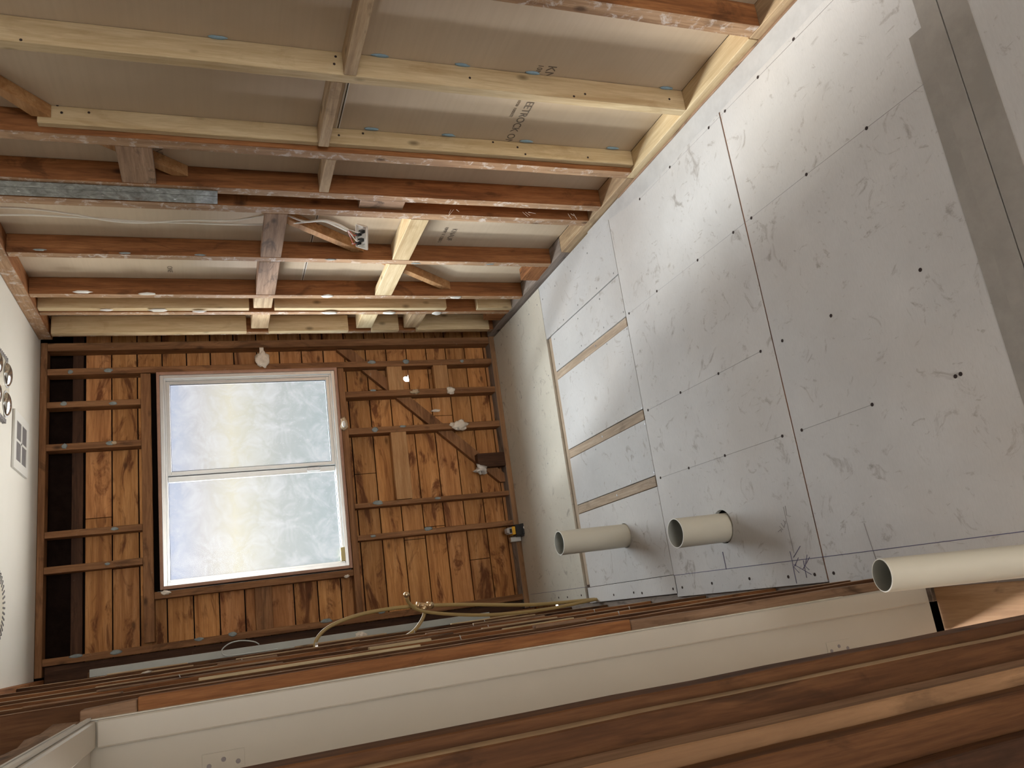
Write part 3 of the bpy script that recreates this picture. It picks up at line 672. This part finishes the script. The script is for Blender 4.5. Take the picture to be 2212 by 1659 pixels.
box('fixed_mullion', xm-0.045, xm-0.014, 0.060, 0.085, IZ0, IZ1, M['alu'], win)
box('meeting_gap', xm-0.013, xm-0.010, 0.056, 0.085, IZ0, IZ1, M['alu_dark'], win)
lt = box('sash_latch', xm-0.040, xm-0.018, 0.036, 0.060, Z_('Y',0.04,684,1012)-0.02, Z_('Y',0.04,664,1012), M['steel'], win)
fx = empty('fixed_light', ((xm+IX0)/2, 0.07, (IZ0+IZ1)/2), parent=win)
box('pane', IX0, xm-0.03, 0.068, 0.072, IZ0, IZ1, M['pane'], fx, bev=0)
frame('rubber_seal', IX0, xm-0.03, IZ0, IZ1, 0.003, 0.062, 0.067, M['alu_dark'], fx)
ck = on('Y', 0.012, 741, 1197); tag(box('yellow_wedge', ck.x-0.040, ck.x+0.040, 0.0, 0.03, WZ0+0.0375, WZ0+0.062, M['latch'], None), 'yellow plastic wedge in the corner of the window frame', 'wedge')

# ================================================================ SETTING: ceiling
ceil = box('ceiling', -4.2, 0.09, -12.0, -0.0, 2.701, 2.76, M['ceiling'], None, bev=0); ceil['kind'] = 'structure'
# ceiling grille
def zc(u, v): return on('Z', 2.70, u, v)
gx0, gx1, gy0, gy1 = -0.835, -0.553, -0.612, -0.306
vent = empty('ceiling_vent', ((gx0+gx1)/2, (gy0+gy1)/2, 2.70), 'white rectangular ceiling vent with four louvred quarters', 'ceiling vent')
bm = bmesh.new(); fw = 0.045; zt, zb = 2.7005, 2.690; mx, my = (gx0+gx1)/2, (gy0+gy1)/2
for b in ((gx0,gx1,gy0,gy0+fw,zb,zt),(gx0,gx1,gy1-fw,gy1,zb,zt),(gx0,gx0+fw,gy0+fw,gy1-fw,zb,zt),(gx1-fw,gx1,gy0+fw,gy1-fw,zb,zt),(mx-0.006,mx+0.006,gy0+fw,gy1-fw,zb,zt),(gx0+fw,gx1-fw,my-0.010,my+0.010,zb,zt)): bm_box(bm, *b)
link('vent_frame', bm, M['white'], (mx, my, 2.695), vent)
for (x0, x1, y0, y1) in ((gx0+fw, mx-0.006, gy0+fw, my-0.01), (mx+0.006, gx1-fw, gy0+fw, my-0.01), (gx0+fw, mx-0.006, my+0.01, gy1-fw), (mx+0.006, gx1-fw, my+0.01, gy1-fw)):
    bm = bmesh.new(); nsl = 9
    for i in range(nsl):
        y = y0 + (y1-y0)*(i+0.5)/nsl; bm_box(bm, x0, x1, y-0.0035, y+0.001, 2.692, 2.6995)
    link('louvres', bm, M['louvre'], ((x0+x1)/2, (y0+y1)/2, 2.695), vent)
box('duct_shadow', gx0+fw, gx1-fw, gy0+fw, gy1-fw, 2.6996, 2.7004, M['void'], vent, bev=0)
# bathroom heat-lamp unit, only its edge is in the picture
hc = Vector((-0.545, -0.99, 2.70)); hr = 0.165
heat = empty('heat_lamp_unit', hc, 'cream ceiling heat-lamp unit with round mirrored bulbs, cut off at the left edge', 'heat lamp')
bm = bmesh.new(); seg = 64; prof = ((0.0, 0.034), (0.72, 0.032), (0.88, 0.026), (0.97, 0.014), (1.0, 0.0)); rings = []
def sq(a, r): c, s = math.cos(a), math.sin(a); k = (abs(c)**2.6 + abs(s)**2.6)**(-1/2.6); return r*k
for pr, ph in prof[1:]: rings.append([bm.verts.new((hc.x + math.cos(2*math.pi*i/seg)*sq(2*math.pi*i/seg, hr*pr), hc.y + math.sin(2*math.pi*i/seg)*sq(2*math.pi*i/seg, hr*pr*1.2), 2.70-ph)) for i in range(seg)])
for A, B in zip(rings, rings[1:]):
    for i in range(seg): bm.faces.new((A[i], A[(i+1)%seg], B[(i+1)%seg], B[i]))
bm.faces.new(rings[0]); bmesh.ops.recalc_face_normals(bm, faces=bm.faces[:])
link('lamp_housing', bm, M['cream'], hc, heat, True)
for (dx, dy) in ((0.068, 0.090), (-0.068, 0.090), (0.068, -0.090), (-0.068, -0.090)):
    c = hc + Vector((dx, dy, -0.030)); b = disc('bulb_ring', c, 0.060, 'Z', M['steel'], heat, 0.008, 32)
    bm = bmesh.new(); bmesh.ops.create_uvsphere(bm, u_segments=28, v_segments=14, radius=0.053)
    for v in bm.verts: v.co = Vector((v.co.x, v.co.y, v.co.z*0.35)) + c + Vector((0,0,-0.004))
    link('bulb', bm, M['bulb'], c, heat, True)
for s in (1, -1):
    bm = bmesh.new()
    for i in range(9): bm_box(bm, hc.x+s*0.135, hc.x+s*0.152, hc.y-0.10+i*0.025, hc.y-0.09+i*0.025, 2.668, 2.684)
    bm_box(bm, hc.x+s*0.133, hc.x+s*0.136, hc.y-0.10, hc.y+0.11, 2.668, 2.684)
    link('vent_slots', bm, M['louvre'], hc, heat)
# round fan grille
fc = Vector((-1.485, -0.925, 2.70))
fan = empty('exhaust_fan', fc, 'round white exhaust fan grille with dark slots, barely in frame at the left edge', 'exhaust fan')
bm = bmesh.new(); bmesh.ops.create_cone(bm, cap_ends=True, segments=56, radius1=0.15, radius2=0.178, depth=0.024)
for v in bm.verts: v.co += Vector((fc.x, fc.y, 2.688))
link('fan_cover', bm, M['cream'], fc, fan)
sl = None
for i in range(40):
    a = 2*math.pi*i/40; q = Matrix.Rotation(a, 3, 'Z')
    bm = bmesh.new(); bm_box(bm, 0.120, 0.158, -0.004, 0.004, 2.6745-2.70, 2.688-2.70)
    for v in bm.verts: v.co = q @ v.co + fc
    if i == 0: allbm = bmesh.new()
    me = bpy.data.meshes.new('t'); bm.to_mesh(me); bm.free(); allbm.from_mesh(me); bpy.data.meshes.remove(me)
link('fan_slots', allbm, M['alu_dark'], fc, fan)

# ================================================================ SETTING: left-hand wall (bottom of the photo)
wl = empty('wall_left', (-1.9, -1.5, 0), kind='structure')
box('back_lining', -1.925, -1.905, -3.05, 0.0, -0.02, 2.70, wood('dark', 'z'), wl, bev=0)
timber('top_plate', -1.90, -1.812, -12.0, -0.003, 2.655, 2.70, 'old', parent=wl)
timber('corner_post', -1.862, -1.806, -0.075, -0.035, 0.0, 2.45, 'far', parent=wl)
za_, zb2 = Z_('Y',-0.10,193,1458), 0.30
g = tag(box('painted_batten', X_('Y',-0.10,600,1404), X_('Y',-0.10,600,1388), -0.100, -0.076, zb2, za_, M['greypaint'], None), 'long pale grey painted batten standing in the corner by the doorway wall', 'batten')
GL = 'studs of the doorway wall seen edge-on'
ys = [(-0.62,-0.575,'umber'), (-1.07,-1.025,'umber'), (-1.52,-1.475,'old'), (-1.97,-1.925,'umber'), (-2.42,-2.375,'old'), (-2.80,-2.755,'umber')]
nm_ = ['first after the painted batten', 'second after the painted batten', 'third after the painted batten', 'fourth after the painted batten', 'fifth after the painted batten', 'next to the doorway stud']
for i, ((y0, y1, k), l) in enumerate(zip(ys, nm_)):
    xe = X_('Y', y0, 600, (1405,1412,1419,1427,1435,1445)[i])
    o = tag(timber('wall_stud', -1.902, xe, y0, y1, 0.0-0.011, 2.654, k, 0.0025, edge=('X', 1, 'rough')), 'old stud seen edge-on in the doorway wall, ' + l, 'stud', GL)  # dark faces and pale edges put the shade into the wood colour
    zz_ = 0.25 + 0.13*i
    while zz_ < 2.2:     # torn lath splinters still nailed to the edge
        ln = random.uniform(0.12, 0.55); th_ = random.uniform(0.003, 0.008)
        timber('torn_lath', xe-0.0005, xe+th_, y0+0.004, y0+random.uniform(0.02, 0.04), zz_, zz_+ln, random.choice(('rough', 'broken', 'pine')), 0.0015, o)
        zz_ += ln + random.uniform(0.1, 0.6)
    for q in range(2):
        zq = random.uniform(0.4, 2.3); tube('bent_nail', [(xe-0.002, o.location.y, zq), (xe+0.012, o.location.y-0.004, zq+0.004)], 0.0013, M['steel'], o, seg=6, smooth=0)
# noggings row and battens in that wall
for i, (y0, y1) in enumerate(((-1.024,-0.621),(-1.924,-1.521),(-2.754,-2.421))):
    tag(timber('nogging', -1.90, -1.845, y0, y1, 1.30+0.02*i, 1.345+0.02*i, 'far'), ['nogging in the doorway wall, farthest from the camera', 'nogging in the doorway wall, middle one of three', 'nogging in the doorway wall, nearest the door'][i], 'nogging', 'noggings of the doorway wall')
jy = -3.09
ds = tag(timber('door_stud', -1.902, X_('Y',-3.07,900,1411), -3.07, -3.02, Z_('Y',-3.07,1362,1345), Z_('Y',-3.07,297,1503), 'old', 0.002), 'broad red-brown stud running beside the cream door jamb', 'stud')
ds2 = tag(timber('door_stud', -1.902, -1.832, -3.055, -3.01, -0.011, Z_('Y',-3.06,1365,1350), 'broken', 0.003), 'paler splintered lower length beside the cream jamb, near the floor', 'stud')
ds3 = tag(timber('wall_stud', -1.902, X_('Y',-2.98,600,1453), -2.98, -2.94, -0.011, 2.654, 'umber', 0.003, edge=('X', 1, 'oldedge')), 'thin lit old stud edge just behind the red-brown door stud', 'stud')
# torn lintel over the doorway
bm = bmesh.new()
bm_box(bm, -1.905, -1.858, -4.3, -3.02, 2.075, 2.12); 
for k in range(1, 16): bmesh.ops.bisect_plane(bm, geom=bm.verts[:]+bm.edges[:]+bm.faces[:], plane_co=(0, -4.3+1.28*k/16, 0), plane_no=(0,1,0))
for v in bm.verts:
    v.co += noise.noise_vector(v.co*12)*0.009
tag(link('door_lintel', bm, wood('broken', 'y'), (-1.86, -3.6, 2.14)), 'rough torn lintel over the cream door frame', 'lintel')
lb = tag(timber('lintel_block', -1.895, -1.832, -3.075, -3.025, Z_('Y',-3.07,297,1503)+0.001, 2.070, 'broken', 0.006), 'splintered end block where lintel meets stud', 'timber block')

# ---- door lining (door_1)
door = empty('door_1', (-1.92, -3.45, 0), kind='structure')
JX0, JX1 = -1.988, -1.854; jz = 2.050; jn = -3.87
stopx = X_('Y', jy-0.015, 1000, 1478)
box('jamb', JX0, JX1, jy, jy+0.018, 0.012, jz+0.02, M['jamb'], door, bev=0.002)
box('door_stop', stopx, JX1-0.001, jy-0.015, jy-0.0005, 0.035, jz-0.011, M['jamb'], door, bev=0.003)
box('pale_edge', JX1-0.0005, JX1+0.0015, jy-0.004, jy+0.017, 0.3, jz, M['jamb_pale'], door, bev=0)  # paler strip along the room edge of the jamb
box('head_jamb', JX0, JX1, jn, jy-0.0005, jz, jz+0.018, M['jamb'], door, bev=0.002)
box('head_stop', stopx, JX1-0.001, jn+0.03, jy-0.011, jz-0.010, jz-0.0005, M['jamb'], door, bev=0.003)
box('lit_head_edge', JX1-0.0005, JX1+0.0045, jn, jy, jz-0.001, jz+0.006, M['white'], door, bev=0)  # lit edges of the head, painted on as white strips
box('lit_head_edge', JX1-0.0005, JX1+0.0045, jn, jy-0.10, jz+0.010, jz+0.014, M['white'], door, bev=0)
for (u, v, n_) in ((1812, 1396, 3), (483, 1640, 2)):
    c = on('Y', jy-0.0008, u, v)
    hp_ = box('hinge_rebate', c.x-0.018, c.x+0.014, jy-0.0016, jy-0.0002, c.z-0.038, c.z+0.038, M['jamb'], door, bev=0.0006)
    for k in range(3): disc('screw_head', (c.x-0.008+0.008*(k%2), jy-0.002, c.z-0.026+0.026*k), 0.0045, 'Y', M['pencil_grey'], hp_, 0.001, 10)
# ---- near side of the doorway: stacked lengths stepping towards the camera
GT = 'rough timbers stacked at the near side of the doorway'
def near(v0, v1, yf, depth, kind, label, edgek=None, xback=None):
    x1 = X_('Y', yf, 2212, v0); x0 = xback if xback else X_('Y', yf, 2212, v1)-0.02
    return tag(timber('door_side_timber', x0, x1, yf, yf+depth, -0.011 if False else 0.0, 2.654 if x1 < -1.95 else 2.084, kind, 0.0015, edge=('X', 1, edgek) if edgek else None), label, 'timber', GT)
near(1338, 1362, -3.870, 0.05, 'umber', 'darkest narrow strip right below the cream jamb in the photo')
near(1370, 1425, -3.905, 0.034, 'umber', 'dark red-brown board below the thin light edge near the bottom of the photo', 'rough')
near(1441, 1489, -3.960, 0.054, 'ply', 'light brown rough timber between two dark lines near the bottom of the photo', 'broken')
near(1495, 1586, -4.000, 0.038, 'umber', 'wide dark brown timber near the bottom right corner of the photo', 'umber')
near(1592, 1900, -4.030, 0.028, 'dark', 'brown board filling the bottom right corner', 'umber', xback=-2.30)
box('end_wall', -3.3, 0.13, -12.1, -12.0, -0.02, 2.75, M['ceiling'], wl, bev=0)
box('hallway_wall', -3.3, -3.22, -12.0, 0.3, -0.02, 2.70, M['ceiling'], wl, bev=0)

# ================================================================ THINGS
pipe('waste_pipe', P1 - Vector((0,0,0.20)), P1 + Vector((0,0,0.343)), 0.055, 0.0032, 'taller upright cream waste pipe through the floor, nearest the window wall', 'pipe')
pipe('waste_pipe', P2 - Vector((0,0,0.20)), P2 + Vector((0,0,0.213)), 0.055, 0.0032, 'short upright cream waste pipe in a cut hole with a dark gap', 'pipe')
ptop = CAM + ((RIGHT*((1905-IW/2)/FPX) + DOWN*((1243-IH/2)/FPX) + FWD) * (0.065*FPX/71.5))
pbase = on('Z', 0.0, 2480, 1184)
pipe('loose_pipe', pbase, ptop, 0.0325, 0.0022, 'long grey-white pipe leaning by the doorway, cut off at the right edge', 'pipe')

# laser level on the plate
lz = on('Z', 0.0, 1146, 1143); ly = -0.012
lv = empty('laser_level', (lz.x, lz.y, 0.0), 'black and yellow laser level standing against the plank wall at the floor', 'laser level')
def lbox(name, u0, u1, v0, v1, y0, y1, mat, parent=lv, bev=0.003):
    um, vm = (u0+u1)/2, (v0+v1)/2
    z1, z0 = Z_('Y', y0, u0, vm), Z_('Y', y0, u1, vm); x1, x0 = X_('Y', y0, um, v0), X_('Y', y0, um, v1)
    return box(name, x0, x1, y0, y1, z0, z1, M[mat], parent, bev)
yf = -0.085
lb_ = lbox('battery_base', 1127.5, 1153, 1129, 1153, yf, -0.03, 'black'); lbox('body', 1114, 1128, 1132, 1156, yf+0.004, -0.02, 'black')
lbox('side_grip', 1118, 1139, 1153, 1158, yf+0.01, -0.03, 'black')
lbox('yellow_band', 1107, 1114, 1137, 1154.5, yf+0.002, -0.02, 'yellow')
hd = lbox('head_cage', 1099, 1107, 1139, 1153.5, yf+0.006, -0.02, 'grey'); lbox('lens_window', 1101, 1106, 1142, 1151, yf+0.0045, yf+0.02, 'black', hd, 0.001)
lbox('head_top', 1095.5, 1099.5, 1141, 1152, yf+0.012, -0.02, 'grey')
lbox('clamp_foot', 1104, 1126, 1159, 1170, -0.04, -0.004, 'steel')
for u, v in ((1133.3, 1139), (1144, 1138)): disc('silver_disc', on('Y', yf-0.0012, u, v), 0.0098, 'Y', M['pvc_rim'], lb_, 0.0016, 28)

# water pipes by the doorway wall
yp = -1.02
def py(u, v, dy=0): return on('Y', yp+dy, u, v)
wp = empty('water_pipe_loop', on('Z',0,1288,1299), 'olive plastic water pipe looping up from the floor to a metal clip', 'water pipe')
base_ = on('Z', 0.0, 1286, 1298); base_.x = max(base_.x, -1.80); tee = py(917,1308)
tube('lower_pipe', [base_ + Vector((0.004,0,-0.05)), base_ + Vector((0.004,0,0.02)), py(1150,1306), py(1000,1306), tee], 0.0085, M['pex'], wp)
tube('upper_pipe', [tee, py(850,1314), py(780,1327), py(720,1349), py(690,1372), py(681,1395), py(690,1405), py(704,1412)], 0.0085, M['pex'], wp)
tube('branch_pipe', [tee, py(917,1325,-0.01), py(908,1345,-0.01), py(890,1366,0.0), py(850,1390,0.06)], 0.0085, M['pex'], wp)
t0 = tube('brass_tee', [py(899,1308), py(936,1307)], 0.0125, M['brass'], wp, smooth=0, seg=24)
for a, b in (((899,1308),(906,1308)), ((922,1308),(934,1307))): tube('collar', [py(*a), py(*b)], 0.0165, M['brass'], t0, smooth=0, seg=24)
tube('collar', [py(916,1308,-0.0), py(915,1320,-0.008)], 0.0135, M['brass'], t0, smooth=0, seg=24)
cl = py(683,1397); disc('pipe_clip', cl, 0.021, 'Z', M['steel'], wp, 0.012, 24)
wp2 = empty('water_pipe_stub', on('Z',0,1292,1300), 'second olive water pipe curling up to a brass end cap', 'water pipe')
tube('stub_pipe', [base_ + Vector((0.002,-0.022,-0.05)), base_ + Vector((0.002,-0.022,0.01)), py(1180,1316,-0.02), py(1060,1328,-0.02), py(960,1326,-0.02), py(905,1318,-0.03), py(884,1303,-0.05), py(878,1290,-0.07)], 0.0078, M['pex'], wp2)
bm = bmesh.new(); bmesh.ops.create_uvsphere(bm, u_segments=20, v_segments=12, radius=0.0145); c_ = py(878,1285,-0.075)
for v in bm.verts: v.co += c_
link('end_cap', bm, M['brass'], c_, wp2, True)

# loose switch plate with its cables
def px_(u, v, x=0.02): return on('X', x, u, v)
sp = empty('switch_plate', px_(788,505), 'white switch plate hanging loose by its wires, back turned out', 'light switch')
pc = px_(782, 503); px = Vector((pc.x-0.02, pc.y, pc.z))
q = Matrix.Rotation(math.radians(-52), 3, 'Z') @ Matrix.Rotation(math.radians(12), 3, 'X')
bm = bmesh.new(); bm_box(bm, -0.036, 0.036, -0.058, 0.058, -0.004, 0.004)
bmesh.ops.bevel(bm, geom=bm.edges[:], offset=0.003, segments=2, affect='EDGES')
zl = Vector((-0.42, -0.40, 0.81)).normalized(); yl = Vector((-0.80, 0.35, 0.35)); yl = (yl - zl*yl.dot(zl)).normalized(); q = Matrix((yl.cross(zl), yl, zl)).transposed()
for v in bm.verts: v.co = q @ v.co + px
link('plate', bm, M['white'], px, sp)
bm = bmesh.new()
for b in ((-0.034,-0.031,-0.055,0.055,0.003,0.010),(0.031,0.034,-0.055,0.055,0.003,0.010),(-0.034,0.034,-0.055,-0.052,0.003,0.010),(-0.034,0.034,0.052,0.055,0.003,0.010)): bm_box(bm, *b)
for v in bm.verts: v.co = q @ v.co + px
link('plate_rim', bm, M['white'], px, sp)
for i, (a, b) in enumerate(((-0.012,-0.03),(0.010,-0.012),(-0.006,0.012),(0.012,0.03))):
    bm = bmesh.new(); bm_box(bm, a-0.009, a+0.009, b-0.007, b+0.007, 0.004, 0.028)
    for v in bm.verts: v.co = q @ v.co + px
    tb = link('switch_terminal', bm, M['black'], px + q @ Vector((a,b,0.016)), sp)
    st = px + q @ Vector((a, b, 0.026)); en = px_(752,496,0.0) + Vector((0,0.004*i,0))
    tube('wire', [st, st + q @ Vector((0,0,0.02)), (st+en)/2 + Vector((0,0,0.008)), en], 0.0016, M['redwire'] if i % 2 else M['white'], sp, seg=6)
for d in (-0.02, 0.02):
    st = px + q @ Vector((d, 0.03, 0.004)); tube('fixing_screw', [st, st + q @ Vector((0,0,0.045))], 0.0018, M['steel'], sp, seg=6, smooth=0)
GC = 'white cables running along the open wall'
cb1 = tag(tube('electric_cable', [px_(-40,447,0.03), px_(60,450,0.03), px_(160,463,0.03), px_(240,477,0.03), px_(310,481,0.03), px_(400,476,0.03), px_(500,476,0.03), px_(565,465,0.05), px_(600,460,0.092-0.02), px_(625,467,0.05), px_(660,478,0.03), px_(698,475,0.02), px_(730,484,0.01), px_(752,496,0.0)], 0.0042, M['cable'], seg=8), 'white cable, the one sagging in the upper line towards the switch plate', 'cable', GC)
cb2 = tag(tube('electric_cable', [px_(-40,464,0.035), px_(60,464,0.035), px_(150,468,0.035), px_(230,473,0.035), px_(300,478,0.036), px_(420,482,0.036), px_(520,485,0.04), px_(575,484,0.089-0.02), px_(620,483,0.05), px_(665,479,0.03), px_(700,478,0.02), px_(728,489,0.008), px_(750,499,-0.004)], 0.0042, M['cable'], seg=8), 'white cable, the straighter lower one towards the switch plate', 'cable', GC)
# thin grey cable loop in the corner of the doorway wall
def pl_(u, v, y=-0.3): return on('Y', y, u, v)
tag(tube('wire_loop', [pl_(560,1392), pl_(548,1386), pl_(520,1384), pl_(496,1390), pl_(480,1403), pl_(482,1414), pl_(500,1416), pl_(560,1408), pl_(600,1402)], 0.003, M['greypaint'], seg=8), 'thin pale grey wire loop hanging by the painted batten', 'wire')
o = blob('wall_scrap', on('X', -1.799, 318, 1452), (0.003, 0.05, 0.014), M['plaster'], None, 2); tag(o, 'small white paper scrap on the doorway wall near the ceiling', 'plaster scrap')
o = blob('wall_scrap', on('Y', -0.115, 780, 1374), (0.020, 0.008, 0.030), M['plaster'], None, 3, 0.7); tag(o, 'torn cream plaster scrap on the painted batten', 'plaster scrap')
